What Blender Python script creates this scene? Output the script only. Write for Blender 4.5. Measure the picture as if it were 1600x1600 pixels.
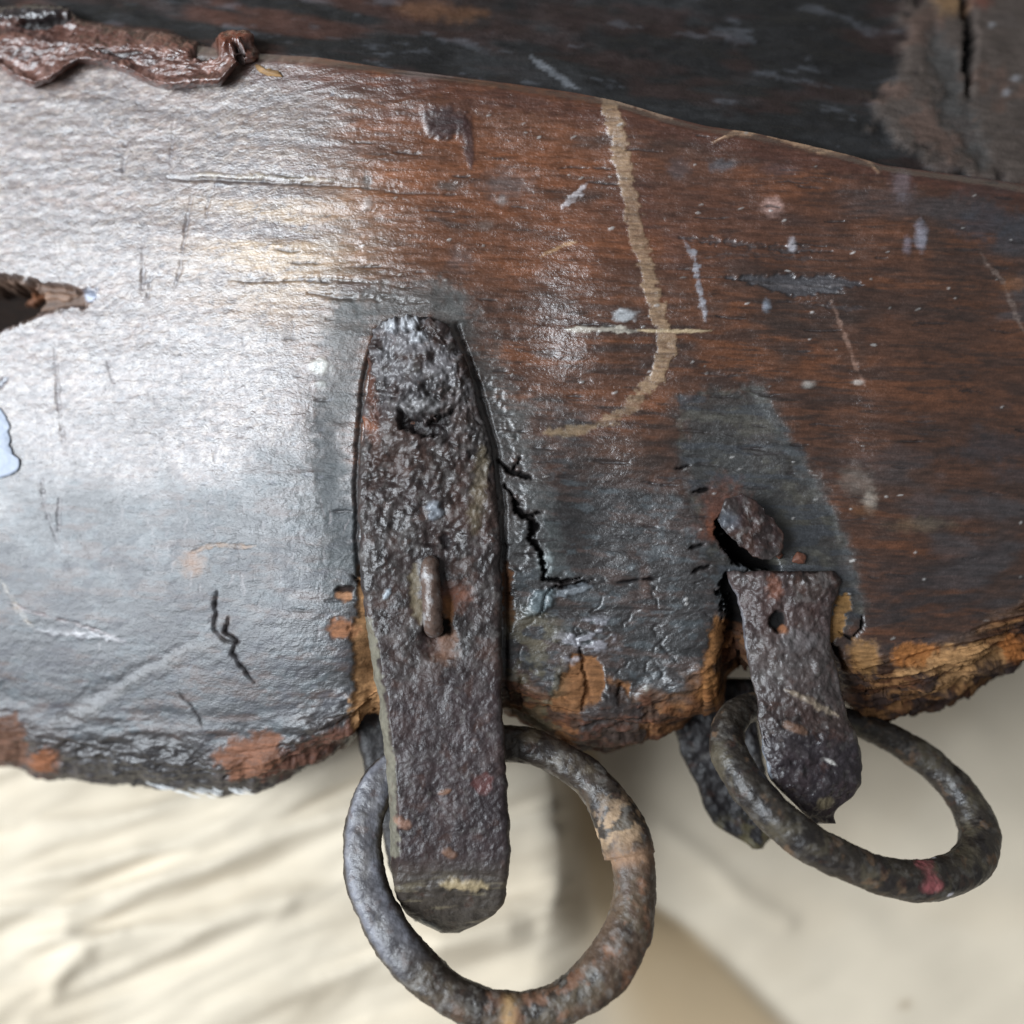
import bpy, math, random
import numpy as np
from mathutils import Vector

for o in list(bpy.data.objects):
    bpy.data.objects.remove(o)
scene = bpy.context.scene
col = scene.collection

# ------------------------------------------------------------------ camera, light, exposure
S = 0.00015          # metres per unit; units are fractions of the field of view at the focus plane
D = 2000.0           # camera distance in those units
cam_d = bpy.data.cameras.new('camera')
cam = bpy.data.objects.new('camera', cam_d)
col.objects.link(cam)
cam.location = (0, 0, D * S)
cam.rotation_euler = (0, 0, 0)
cam_d.sensor_width = 36.0
cam_d.lens = 36.0 * D / 1600.0
cam_d.clip_start = 0.01
cam_d.clip_end = 50.0
cam_d.dof.use_dof = True
cam_d.dof.focus_distance = (D - 0.0) * S
cam_d.dof.aperture_fstop = 4.0
scene.camera = cam
scene.render.resolution_x = 1024
scene.render.resolution_y = 1024

world = bpy.data.worlds.new('World')
scene.world = world
world.use_nodes = True
wbg = world.node_tree.nodes['Background']
wbg.inputs['Color'].default_value = (0.95, 0.97, 1.0, 1)
wbg.inputs['Strength'].default_value = 0.20

def area(name, loc, target, sx, sy, radiance, color):
    l = bpy.data.lights.new(name, 'AREA')
    l.shape = 'RECTANGLE'
    l.size = sx
    l.size_y = sy
    l.energy = radiance * math.pi * sx * sy     # watts for a given radiance
    l.color = color
    o = bpy.data.objects.new(name, l)
    col.objects.link(o)
    o.location = loc
    d = Vector(target) - Vector(loc)
    o.rotation_euler = d.to_track_quat('-Z', 'Y').to_euler()
    return o
# the window, off to the left of the table
area('window_light', (-1.02, 0.0, 0.99), (-0.02, 0, 0), 0.82, 1.06, 17.0, (0.86, 0.93, 1.0))

scene.view_settings.view_transform = 'Standard'
scene.view_settings.look = 'None'
scene.view_settings.exposure = 0.0
scene.view_settings.gamma = 1.0

# ------------------------------------------------------------------ numeric helpers
_tabs = {}
def _tab(seed):
    if seed not in _tabs:
        _tabs[seed] = np.random.RandomState(seed + 11).rand(256, 256).astype(np.float32)
    return _tabs[seed]
def vn(x, y, seed=0):
    xi = np.floor(x).astype(np.int32); yi = np.floor(y).astype(np.int32)
    fx = (x - xi).astype(np.float32); fy = (y - yi).astype(np.float32)
    fx = fx * fx * (3 - 2 * fx); fy = fy * fy * (3 - 2 * fy)
    t = _tab(seed)
    x0 = xi & 255; x1 = (xi + 1) & 255; y0 = yi & 255; y1 = (yi + 1) & 255
    a = t[y0, x0]; b = t[y0, x1]; c = t[y1, x0]; d = t[y1, x1]
    return (a + (b - a) * fx) * (1 - fy) + (c + (d - c) * fx) * fy
def fbm(x, y, wx, wy=None, octv=4, seed=0, rot=0.0, gain=0.55):
    """noise in 0..1 with wavelengths wx, wy; rot in degrees"""
    if wy is None: wy = wx
    if rot:
        c, s = math.cos(math.radians(rot)), math.sin(math.radians(rot))
        x, y = x * c + y * s, -x * s + y * c
    v = 0; a = 1; tot = 0; f = 1.0
    for i in range(octv):
        v = v + a * vn(x * f / wx + 17.3 * i, y * f / wy + 9.1 * i, seed + i)
        tot += a; a *= gain; f *= 2.03
    return v / tot
_t3 = {}
def vn3(p, seed=0):
    if seed not in _t3: _t3[seed] = np.random.RandomState(seed + 5).rand(64, 64, 64).astype(np.float32)
    t = _t3[seed]; i = np.floor(p).astype(np.int32); f = p - i; f = f * f * (3 - 2 * f)
    i0 = i & 63; i1 = (i + 1) & 63; v = 0
    for a in (0, 1):
        for b in (0, 1):
            for c in (0, 1):
                w = (f[..., 0] if a else 1 - f[..., 0]) * (f[..., 1] if b else 1 - f[..., 1]) * (f[..., 2] if c else 1 - f[..., 2])
                v = v + w * t[(i1 if a else i0)[..., 0], (i1 if b else i0)[..., 1], (i1 if c else i0)[..., 2]]
    return v
def fbm3(p, w, octv=4, seed=0):
    v = 0; a = 1; tot = 0; f = 1.0
    for k in range(octv):
        v = v + a * vn3(p * (f / w) + 13.7 * k, seed + k); tot += a; a *= .55; f *= 2.03
    return v / tot
def ss(a, b, x):
    t = np.clip((x - a) / (b - a), 0, 1)
    return t * t * (3 - 2 * t)
def interp(x, pts):
    p = np.array(pts, float)
    return np.interp(x, p[:, 0], p[:, 1])
def smooth_interp(x, pts, w=12):
    return sum(interp(x + k * w, pts) for k in (-1, -0.5, 0, 0.5, 1)) / 5
def lin(c):
    c = np.array(c, float) / 255.0
    return np.where(c <= 0.04045, c / 12.92, ((c + 0.055) / 1.055) ** 2.4)
def W(px, py, h):
    f = (D - h) / D
    return np.stack([(px - 800) * f * S, (800 - py) * f * S, h * S + 0 * px], -1)
def seg_dist(X, Y, pts):
    """distance to a polyline, and position 0..1 along it"""
    pts = np.array(pts, float)
    best = np.full(X.shape, 1e9); par = np.zeros(X.shape)
    L = np.r_[0, np.cumsum(np.hypot(*(pts[1:] - pts[:-1]).T))]
    for i in range(len(pts) - 1):
        a = pts[i]; d = pts[i + 1] - a; l2 = (d ** 2).sum() + 1e-9
        t = np.clip(((X - a[0]) * d[0] + (Y - a[1]) * d[1]) / l2, 0, 1)
        q = np.hypot(X - a[0] - t * d[0], Y - a[1] - t * d[1])
        m = q < best
        best = np.where(m, q, best)
        par = np.where(m, (L[i] + t * (L[i + 1] - L[i])) / L[-1], par)
    return best, par
def poly_sd(X, Y, pts):
    """signed distance, negative inside"""
    pts = np.array(pts, float)
    d, _ = seg_dist(X, Y, np.vstack([pts, pts[:1]]))
    ins = np.zeros(X.shape, bool)
    n = len(pts)
    for i in range(n):
        x1, y1 = pts[i]; x2, y2 = pts[(i + 1) % n]
        if y1 == y2: continue
        c = ((y1 > Y) != (y2 > Y)) & (X < (x2 - x1) * (Y - y1) / (y2 - y1) + x1)
        ins ^= c
    return np.where(ins, -d, d)

class Canvas:
    """colour, roughness and relief of one surface, in its own surface coordinates"""
    def __init__(s, X, Y, base=(100, 60, 40), rough=0.4):
        s.X = X; s.Y = Y
        s.c = np.zeros(X.shape + (3,)); s.c[:] = lin(base)
        s.r = np.full(X.shape, rough, float); s.d = np.zeros(X.shape)
        s.wx = (fbm(X, Y, 30, 30, 4, 201) - .5); s.wy = (fbm(X, Y, 30, 30, 4, 207) - .5)
        s.wf = (fbm(X, Y, 8, 8, 3, 213) - .5)
    def mix(s, m, color, rough=None):
        m = np.clip(m, 0, 1)
        s.c += (lin(color) - s.c) * m[..., None]
        if rough is not None: s.r += (rough - s.r) * m
    def box(s, pts, pad):
        p = np.array(pts, float)
        m = (s.X > p[:, 0].min() - pad) & (s.X < p[:, 0].max() + pad) & (s.Y > p[:, 1].min() - pad) & (s.Y < p[:, 1].max() + pad)
        rr, cc = np.where(m.any(1))[0], np.where(m.any(0))[0]
        if len(rr) == 0 or len(cc) == 0: return None
        return slice(rr[0], rr[-1] + 1), slice(cc[0], cc[-1] + 1)
    def line(s, pts, w, color=None, a=1.0, depth=0.0, rough=None, soft=2.5, jit=10, taper=True, wob=5, mod=0):
        b = s.box(pts, w + soft + jit + 12)
        if b is None: return
        X = s.X[b] + s.wx[b] * jit; Y = s.Y[b] + s.wy[b] * jit
        d, t = seg_dist(X, Y, pts)
        ww = w * (1 + s.wf[b] * wob / 2.5)
        if taper: ww = ww * np.clip(np.minimum(t, 1 - t) * 6, 0.25, 1)
        m = 1 - ss(ww - soft * .5, ww + soft, d)
        if mod: m = m * (1 - mod * ss(.45, .6, fbm(s.X[b], s.Y[b], 16, 3.5, 3, 217)))
        if color is not None:
            s.c[b] += (lin(color) - s.c[b]) * (m * a)[..., None]
            if rough is not None: s.r[b] += (rough - s.r[b]) * m * a
        s.d[b] -= depth * m
    def poly(s, pts, color=None, a=1.0, depth=0.0, rough=None, soft=8, jit=30, fj=8, mod=None):
        b = s.box(pts, soft + jit + 10)
        if b is None: return
        X = s.X[b] + s.wx[b] * jit; Y = s.Y[b] + s.wy[b] * jit
        d = poly_sd(X, Y, pts) + s.wf[b] * fj * 2
        m = 1 - ss(-soft, soft, d)
        if mod is not None: m = m * mod[b]
        if color is not None:
            s.c[b] += (lin(color) - s.c[b]) * (m * a)[..., None]
            if rough is not None: s.r[b] += (rough - s.r[b]) * m * a
        s.d[b] -= depth * m
    def blob(s, x, y, rx, ry, color=None, a=1.0, depth=0.0, rough=None, rot=0, soft=.35, fj=.95, mod=None):
        R = max(rx, ry) * 1.7 + 6
        b = s.box([(x - 1, y - 1), (x + 1, y + 1)], R)
        if b is None: return
        c, sn = math.cos(math.radians(rot)), math.sin(math.radians(rot))
        dx = s.X[b] - x; dy = s.Y[b] - y
        q = np.hypot((dx * c + dy * sn) / rx, (-dx * sn + dy * c) / ry) + s.wf[b] * fj + s.wx[b] * fj
        m = 1 - ss(1 - soft, 1 + soft, q)
        if mod is not None: m = m * mod[b]
        if color is not None:
            s.c[b] += (lin(color) - s.c[b]) * (m * a)[..., None]
            if rough is not None: s.r[b] += (rough - s.r[b]) * m * a
        s.d[b] -= depth * m

# ------------------------------------------------------------------ mesh helpers
def grid_mesh(name, P, mat, parent=None, colors=None, rough=None, disp=None, wrap=False, flip=False, cap=False):
    """P: rows x cols x 3. wrap joins the last column to the first. disp moves along the normal (units of S)."""
    R, C = P.shape[:2]
    if disp is not None:
        if wrap:
            du = np.roll(P, -1, 1) - np.roll(P, 1, 1)
        else:
            du = np.gradient(P, axis=1)
        dv = np.gradient(P, axis=0)
        n = np.cross(du, dv)
        n /= (np.linalg.norm(n, axis=-1, keepdims=True) + 1e-12)
        if flip: n = -n
        P = P + n * (disp * S)[..., None]
    idx = np.arange(R * C).reshape(R, C)
    if wrap:
        nx = np.roll(idx, -1, 1)
        a, b, c, d = idx[:-1], nx[:-1], nx[1:], idx[1:]
    else:
        a, b, c, d = idx[:-1, :-1], idx[:-1, 1:], idx[1:, 1:], idx[1:, :-1]
    q = np.stack([a, b, c, d], -1).reshape(-1, 4)
    if flip: q = q[:, ::-1]
    loops = q.ravel(); starts = np.arange(0, len(loops), 4); tot = np.full(len(starts), 4)
    verts = P.reshape(-1, 3)
    if cap and wrap:
        e0 = idx[0][::-1] if not flip else idx[0]
        e1 = idx[-1] if not flip else idx[-1][::-1]
        starts = np.r_[starts, len(loops), len(loops) + C]
        tot = np.r_[tot, C, C]
        loops = np.r_[loops, e0, e1]
    me = bpy.data.meshes.new(name)
    me.vertices.add(len(verts)); me.vertices.foreach_set('co', verts.astype(np.float32).ravel())
    me.loops.add(len(loops)); me.loops.foreach_set('vertex_index', loops.astype(np.int32))
    me.polygons.add(len(starts))
    me.polygons.foreach_set('loop_start', starts.astype(np.int32))
    me.polygons.foreach_set('loop_total', tot.astype(np.int32))
    me.polygons.foreach_set('use_smooth', np.ones(len(starts), bool))
    me.update(calc_edges=True)
    if colors is not None:
        at = me.attributes.new('Tint', 'FLOAT_COLOR', 'POINT')
        cc = np.ones((len(verts), 4), np.float32); cc[:, :3] = np.clip(colors, 0, 1).reshape(-1, 3)
        at.data.foreach_set('color', cc.ravel())
    if rough is not None:
        at = me.attributes.new('Rough', 'FLOAT', 'POINT')
        at.data.foreach_set('value', np.clip(rough, 0.05, 1).astype(np.float32).ravel())
    me.materials.append(mat)
    o = bpy.data.objects.new(name, me)
    col.objects.link(o)
    if parent is not None:
        o.parent = parent
    return o

def tag(o, label=None, cat=None, group=None, kind=None):
    if label: o['label'] = label
    if cat: o['category'] = cat
    if group: o['group'] = group
    if kind: o['kind'] = kind
    return o

# ------------------------------------------------------------------ materials
def make_mat(name, bumps, tint_var=(0.75, 1.25), var_scale=700, spec=0.5, coat=0.0, coat_rough=0.2, stretch=(1, 1, 1), rough_add=0.0, flat_color=None, speck=None, rough_var=0.12, sheen=0.0):
    m = bpy.data.materials.new(name); m.use_nodes = True
    nt = m.node_tree; N = nt.nodes; L = nt.links
    bs = N['Principled BSDF']
    bs.inputs['Specular IOR Level'].default_value = spec
    bs.inputs['Coat Weight'].default_value = coat
    bs.inputs['Coat Roughness'].default_value = coat_rough
    if sheen: bs.inputs['Sheen Weight'].default_value = sheen
    tc = N.new('ShaderNodeTexCoord')
    mp = N.new('ShaderNodeMapping'); mp.inputs['Scale'].default_value = stretch
    L.new(tc.outputs['Object'], mp.inputs['Vector'])
    nz = N.new('ShaderNodeTexNoise'); nz.inputs['Scale'].default_value = var_scale; nz.inputs['Detail'].default_value = 5; nz.inputs['Roughness'].default_value = 0.65
    L.new(mp.outputs['Vector'], nz.inputs['Vector'])
    mr = N.new('ShaderNodeMapRange'); mr.inputs['From Min'].default_value = 0.3; mr.inputs['From Max'].default_value = 0.7
    mr.inputs['To Min'].default_value = tint_var[0]; mr.inputs['To Max'].default_value = tint_var[1]
    L.new(nz.outputs['Fac'], mr.inputs['Value'])
    mx = N.new('ShaderNodeVectorMath'); mx.operation = 'SCALE'
    if flat_color is None:
        at = N.new('ShaderNodeAttribute'); at.attribute_name = 'Tint'
        L.new(at.outputs['Color'], mx.inputs[0])
        ar = N.new('ShaderNodeAttribute'); ar.attribute_name = 'Rough'
        rn = N.new('ShaderNodeMapRange'); rn.inputs['From Min'].default_value = 0.3; rn.inputs['From Max'].default_value = 0.7
        rn.inputs['To Min'].default_value = rough_add - rough_var; rn.inputs['To Max'].default_value = rough_add + rough_var
        L.new(nz.outputs['Fac'], rn.inputs['Value'])
        ad = N.new('ShaderNodeMath'); ad.operation = 'ADD'; ad.use_clamp = True
        L.new(ar.outputs['Fac'], ad.inputs[0]); L.new(rn.outputs['Result'], ad.inputs[1])
        L.new(ad.outputs[0], bs.inputs['Roughness'])
        if coat:
            cr = N.new('ShaderNodeMapRange'); cr.inputs['From Min'].default_value = .5; cr.inputs['From Max'].default_value = .75
            cr.inputs['To Min'].default_value = coat; cr.inputs['To Max'].default_value = 0
            sp = N.new('ShaderNodeMapRange'); sp.inputs['From Min'].default_value = .5; sp.inputs['From Max'].default_value = .85
            sp.inputs['To Min'].default_value = spec; sp.inputs['To Max'].default_value = .12
            L.new(ar.outputs['Fac'], sp.inputs['Value']); L.new(sp.outputs['Result'], bs.inputs['Specular IOR Level'])
            L.new(ar.outputs['Fac'], cr.inputs['Value']); L.new(cr.outputs['Result'], bs.inputs['Coat Weight'])
    else:
        mx.inputs[0].default_value = flat_color
        bs.inputs['Roughness'].default_value = 0.6 + rough_add
    L.new(mr.outputs['Result'], mx.inputs['Scale'])
    last = mx.outputs[0]
    if speck:
        for (sc, thr, wd, c, amt) in speck:
            n2 = N.new('ShaderNodeTexNoise'); n2.inputs['Scale'].default_value = sc; n2.inputs['Detail'].default_value = 4
            L.new(tc.outputs['Object'], n2.inputs['Vector'])
            r2 = N.new('ShaderNodeMapRange'); r2.inputs['From Min'].default_value = thr; r2.inputs['From Max'].default_value = thr + wd
            r2.inputs['To Max'].default_value = amt
            L.new(n2.outputs['Fac'], r2.inputs['Value'])
            pit = N.new('ShaderNodeMapRange'); pit.inputs['From Min'].default_value = .8; pit.inputs['From Max'].default_value = .92
            pit.inputs['To Min'].default_value = 1; pit.inputs['To Max'].default_value = 0
            L.new(ar.outputs['Fac'], pit.inputs['Value'])
            pm = N.new('ShaderNodeMath'); pm.operation = 'MULTIPLY'; L.new(r2.outputs['Result'], pm.inputs[0]); L.new(pit.outputs['Result'], pm.inputs[1])
            mc = N.new('ShaderNodeMix'); mc.data_type = 'RGBA'
            L.new(pm.outputs[0], mc.inputs[0]); L.new(last, mc.inputs[6]); mc.inputs[7].default_value = tuple(lin(c)) + (1,)
            last = mc.outputs[2]
    L.new(last, bs.inputs['Base Color'])
    prev = None
    for (sc, dist, strg, st, det) in bumps:
        mpb = N.new('ShaderNodeMapping'); mpb.inputs['Scale'].default_value = st
        if len(st) == 3: L.new(tc.outputs['Object'], mpb.inputs['Vector'])
        nb = N.new('ShaderNodeTexNoise'); nb.inputs['Scale'].default_value = sc; nb.inputs['Detail'].default_value = det; nb.inputs['Roughness'].default_value = 0.6
        L.new(mpb.outputs['Vector'], nb.inputs['Vector'])
        bp = N.new('ShaderNodeBump'); bp.inputs['Distance'].default_value = dist * S; bp.inputs['Strength'].default_value = strg
        L.new(nb.outputs['Fac'], bp.inputs['Height'])
        if prev: L.new(prev, bp.inputs['Normal'])
        prev = bp.outputs['Normal']
    if prev:
        L.new(prev, bs.inputs['Normal']); L.new(prev, bs.inputs['Coat Normal'])
    return m

m_wood = make_mat('old_varnished_wood', [(420, .75, 1.0, (.4, 1.6, 1), 4), (1700, .95, 1.0, (.8, 1.25, 1), 2)], (0.6, 1.4), 620, spec=0.75, coat=0.55, coat_rough=0.31, stretch=(.35, 1.5, 1), rough_var=0.10)
m_dark = make_mat('blackened_wood', [(300, 3, 1.0, (.5, 1.5, 1), 4), (1100, 1, 1.0, (1, 1, 1), 3)], (0.7, 1.35), 400, spec=0.35, stretch=(.5, 1.3, 1))
m_iron = make_mat('pitted_iron', [(380, 2.0, 1.0, (1, 1, 1), 3), (1300, 1.1, 1.0, (1, 1, 1), 2)], (0.7, 1.35), 420, spec=.5, rough_var=0.10, rough_add=.06,
                  speck=[(260, .60, .08, (66, 42, 32), .4), (430, .60, .07, (92, 88, 84), .35)])
m_resin = make_mat('red_brown_pitch', [(260, 4, 1.0, (1, 1, 1), 4), (900, 1.2, 1.0, (1, 1, 1), 3)], (0.7, 1.3), 500, spec=.8, coat=.25, coat_rough=.25)
m_chip = make_mat('whitened_chip', [(420, 2, 1.0, (1, 1, 1), 3)], (0.9, 1.1), 500)
m_cloth = make_mat('undyed_cotton_cloth', [(2600, 1.2, .5, (1, 1, 1), 2)], (0.97, 1.03), 30, spec=0.2)
m_white = make_mat('white_fibre', [], (0.9, 1.05), 500, spec=.3, flat_color=(.75, .76, .76))

# ------------------------------------------------------------------ shared shape of the wooden front
CREASE = [(-400, 15), (0, 45), (250, 62), (380, 82), (500, 90), (600, 106), (700, 119), (800, 131), (900, 145), (960, 157), (1030, 178), (1100, 196), (1180, 208), (1260, 226), (1330, 243), (1380, 258), (1440, 266), (1520, 276), (1600, 288), (2000, 350)]
BOTTOM = [(-400, 1130), (-100, 1165), (0, 1192), (30, 1190), (48, 1200), (60, 1206), (110, 1209), (200, 1223), (240, 1232), (290, 1241), (345, 1245), (380, 1241), (400, 1233), (440, 1216), (480, 1196), (530, 1172), (570, 1158), (592, 1146), (640, 1120), (700, 1105), (760, 1112), (795, 1127), (830, 1140), (860, 1155), (895, 1170), (930, 1172), (965, 1166), (990, 1160), (1030, 1149), (1060, 1134), (1095, 1110), (1125, 1092), (1150, 1072), (1180, 1062), (1230, 1074), (1300, 1092), (1330, 1102), (1350, 1115), (1380, 1121), (1412, 1117), (1450, 1108), (1490, 1094), (1530, 1076), (1550, 1060), (1600, 1034), (1700, 985), (2000, 860)]

_hx = np.arange(-600, 901, 5.0)
_sl = .28 * ss(690, 350, _hx) - .07 * ss(350, 0, _hx)
_hv = np.cumsum(_sl[::-1])[::-1] * 5.0
def h_panel(x, y):
    x = np.asarray(x, float); y = np.asarray(y, float)
    h = -np.interp(x, _hx, _hv)
    u = np.clip(x - 1150, 0, None) / 450
    h = h - 55 * u ** 2
    v = np.clip(820 - y, 0, None) / 620
    h = h - 22 * v ** 1.8
    w = np.clip(y - 930, 0, None) / 270
    h = h - 42 * w ** 2
    return h

# ------------------------------------------------------------------ the wooden object
root = bpy.data.objects.new('carved_wooden_board', None)
root.location = (0, 0, 0)
col.objects.link(root)
tag(root, 'old dark varnished wooden board with iron straps nailed over its worn, chewed lower edge', 'wooden board')

xs = np.arange(-340, 1941, 2.1)
nF, nA, nB = 505, 85, 10
top = smooth_interp(xs, CREASE, 8); bot = interp(xs, BOTTOM)
rs = np.random.RandomState(3)
bot = bot + (fbm(xs, xs * 0, 60, 60, 5, 31) - .5) * 16 + (fbm(xs, xs * 0, 12, 12, 3, 37) - .5) * 5
RA = 62.0 + 20 * (fbm(xs, xs * 0 + 5, 160, 160, 2, 41) - .5)       # vertical radius of the rounded lower edge
RH = 105.0
rowsX, rowsY, rowsH, rowsQ = [], [], [], []
for i in range(nF):
    t = i / (nF - 1)
    y = top + (bot - RA - top) * t
    rowsX.append(xs); rowsY.append(y); rowsH.append(h_panel(xs, y)); rowsQ.append(y)
y0 = bot - RA; hb = h_panel(xs, y0)
for i in range(1, nA + 1):
    a = math.radians(150) * i / nA
    y = y0 + RA * math.sin(a)
    h = hb - RH * (1 - math.cos(a)) - 10 * math.sin(a)
    rowsX.append(xs); rowsY.append(y); rowsH.append(h); rowsQ.append(y0 + a * 90)
yl, hl, ql = rowsY[-1], rowsH[-1], rowsQ[-1]
for i in range(1, nB + 1):
    t = i / nB
    rowsX.append(xs); rowsY.append(yl + (top + 40 - yl) * t); rowsH.append(hl + (h_panel(xs, top) - 190 - hl) * t); rowsQ.append(ql + 900 * t)
X = np.array(rowsX); Y = np.array(rowsY); H = np.array(rowsH); Q = np.array(rowsQ)
cv = Canvas(X, Q, (80, 48, 30), 0.36)
cv.Y = Y
# ---- ground tones of the brown wood
g1 = fbm(X, Q, 210, 34, 5, 1, rot=3); g2 = fbm(X, Q, 90, 12, 4, 9, rot=3); g3 = fbm(X, Q, 120, 90, 4, 15); g4 = fbm(X, Q, 46, 5, 3, 19, rot=2)
cv.mix(ss(.42, .68, g1) * .7, (108, 62, 32))
cv.mix(ss(.48, .68, g2) * .75, (48, 33, 27))
cv.mix(ss(.52, .70, g3) * .6, (54, 42, 36))
cv.mix(ss(.55, .75, g4) * .6, (38, 28, 24))
orange = np.exp(-(((X - 800) / 240) ** 2 + ((Y - 300) / 140) ** 2))
cv.mix(orange * .7 * ss(.3, .55, g2 * .5 + g1 * .5), (130, 74, 38))
redp = np.exp(-(((X - 1120) / 220) ** 2 + ((Y - 330) / 110) ** 2)); cv.mix(redp * .3, (86, 52, 40))
# duller, darker right end
cv.mix(ss(1150, 1550, X) * .4, (64, 44, 35))
cv.mix(ss(.5, .64, fbm(X, Q, 150, 60, 4, 51)) * ss(1250, 1500, X) * .7, (58, 56, 58))
# ---- worn paler wood to the left, window sheen partly painted in
left = ss(620, 380, X + 60 * (g1 - .5))
cv.mix(left * .7, (104, 92, 86), .36)
cv.mix(left * ss(.45, .7, g3) * .3, (122, 110, 104))
cv.mix(np.exp(-(((X - 420) / 120) ** 2 + ((Y - 380) / 110) ** 2)) * .8 * ss(.3, .6, g1), (168, 140, 104))
cv.mix(left * ss(.56, .68, fbm(X, Q, 26, 14, 3, 61, rot=-20)) * .45, (80, 70, 70))
gl = fbm(X, Q, 260, 5, 3, 63, rot=2); gd = fbm(X, Q, 9, 5, 3, 67, rot=-35)
cv.mix(left * ss(.58, .72, gl) * .3, (84, 74, 70)); cv.mix(left * ss(.58, .7, gd) * .55, (70, 62, 62), .5); cv.mix(left * ss(.42, .3, gd) * .4, (160, 146, 134))
# grey-blue iron stained wood of the lower half
nzA = fbm(X, Q, 110, 80, 4, 71) - .5
low = ss(650, 810, Y + nzA * 260)
inner = ss(1370, 1180, X + nzA * 200)
cv.mix(low * inner * .92, (32, 33, 34), .46)
lowL = ss(600, 1020, Y + nzA * 300); cv.mix(lowL * left * .65, (64, 65, 68), .64)
cv.mix(low * inner * ss(.52, .66, fbm(X, Q, 60, 14, 4, 77, rot=4)) * .55, (72, 52, 44))
cv.mix(low * inner * ss(.56, .66, fbm(X, Q, 24, 12, 3, 81)) * .45, (72, 80, 84))
lowr = ss(800, 930, Y + nzA * 150) * ss(1300, 1400, X)
cv.mix(lowr * ss(.40, .6, fbm(X, Q, 120, 24, 4, 83, rot=-6)) * .85, (44, 38, 38))
cv.mix(ss(.48, .6, fbm(X, Q, 34, 26, 4, 87)) * ss(1080, 1130, Y) * ss(560, 500, X) * .8, (58, 50, 48))
# halos round the left strap
cv.line([(700, 478), (745, 560), (790, 640), (822, 730), (835, 800), (858, 880)], 14, (76, 81, 80), .55, 1.0, .5, soft=34, jit=60, taper=False)
cv.line([(560, 485), (620, 470), (700, 480)], 16, (74, 76, 74), .6, 0, .66, soft=30, jit=50, taper=False)
cv.line([(545, 500), (530, 600), (515, 700), (520, 800), (545, 890)], 24, (64, 68, 68), .7, .5, .68, soft=38, jit=60, taper=False)
cv.line([(500, 660), (520, 760), (545, 860)], 12, (48, 52, 55), .6, .8, .7, soft=22, jit=40, taper=False)
cv.line([(745, 610), (775, 690), (790, 760), (800, 860)], 20, (48, 46, 44), .7, 3, .6, soft=14, jit=26, taper=False)
# reddish occlusion shade painted along the dark top edge
cv.line([(400, 112), (700, 140), (950, 178), (1200, 232), (1600, 305), (1900, 350)], 14, (70, 36, 24), .65, 0, soft=16, jit=16, taper=False)
# ---- ghost of a missing strap, right
ghost = [(1058, 618), (1120, 610), (1196, 606), (1215, 650), (1255, 690), (1262, 730), (1300, 790), (1325, 860), (1342, 905), (1350, 960), (1300, 985), (1150, 960), (1110, 860), (1088, 800), (1072, 740), (1060, 690)]
cv.poly(ghost, (38, 38, 36), .88, 1.5, .58, soft=16, jit=44, fj=10)
cv.poly(ghost, (88, 84, 72), .35, 0, .6, soft=4, jit=14, fj=4, mod=ss(.5, .62, fbm(X, Q, 40, 24, 4, 91)))
cv.poly(ghost, (48, 52, 58), .6, 0, .6, soft=4, jit=14, fj=4, mod=ss(.52, .64, fbm(X, Q, 60, 12, 3, 95)))
cv.line([(1190, 610), (1225, 680), (1262, 740), (1300, 800), (1330, 880), (1345, 940)], 6, (80, 84, 84), .35, 0, .45, soft=12, jit=24, taper=False)
cv.blob(1130, 800, 34, 45, (104, 62, 46), .6, 0, .8, soft=.5)
cv.blob(1118, 822, 16, 16, (116, 68, 46), .6, 0, .8, soft=.5)
cv.poly([(1122, 812), (1138, 812), (1160, 838), (1190, 856), (1216, 870), (1214, 893), (1184, 894), (1154, 880), (1136, 858), (1118, 832)], (8, 6, 6), .97, 60, .9, soft=4, jit=8)  # void under the nail head, carved and its shade painted black
cv.line([(1142, 915), (1156, 960), (1158, 1010), (1168, 1060)], 14, (10, 8, 8), .9, 26, .9, soft=7, jit=8, taper=False)  # gap beside the right strap, its shadow painted near-black over the groove
# ---- long chalk-brown paint stroke
stroke = [(952, 160), (962, 200), (972, 250), (984, 310), (996, 365), (1008, 420), (1022, 470), (1038, 515), (1042, 548), (1030, 585), (1002, 622), (965, 648), (930, 664)]
cv.line(stroke[-5:], 9, (140, 114, 86), .8, -.4, .6, soft=4, jit=12, taper=True, wob=6, mod=.45)
cv.line(stroke[:-3], 11.5, (146, 118, 90), .9, -1.0, .6, soft=3, jit=9, taper=False, wob=4, mod=.25)
cv.line([(930, 664), (890, 672), (850, 678)], 6, (140, 116, 84), .6, 0, .7, soft=4, jit=12)
for k in range(60):
    t = rs.rand(); i = int(t * (len(stroke) - 1)); f = t * (len(stroke) - 1) - i
    x = stroke[i][0] + (stroke[i + 1][0] - stroke[i][0]) * f + rs.uniform(-14, 14); y = stroke[i][1] + (stroke[i + 1][1] - stroke[i][1]) * f
    cv.line([(x - 8, y), (x + 10, y + 1)], 1.2, (98, 70, 48), .5, .6, soft=1.5, jit=4)
cv.line([(884, 516), (935, 517), (996, 517)], 4.5, (184, 176, 162), .85, -1.2, .35, soft=2.5, jit=8, wob=7, mod=.3)  # whitish cross tick, its glint painted in
cv.line([(996, 517), (1060, 518), (1112, 518)], 2, (186, 164, 130), .8, -.5, soft=1.5, jit=3)
cv.blob(975, 494, 18, 9, (180, 182, 184), .8, -1.5, .3)
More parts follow.
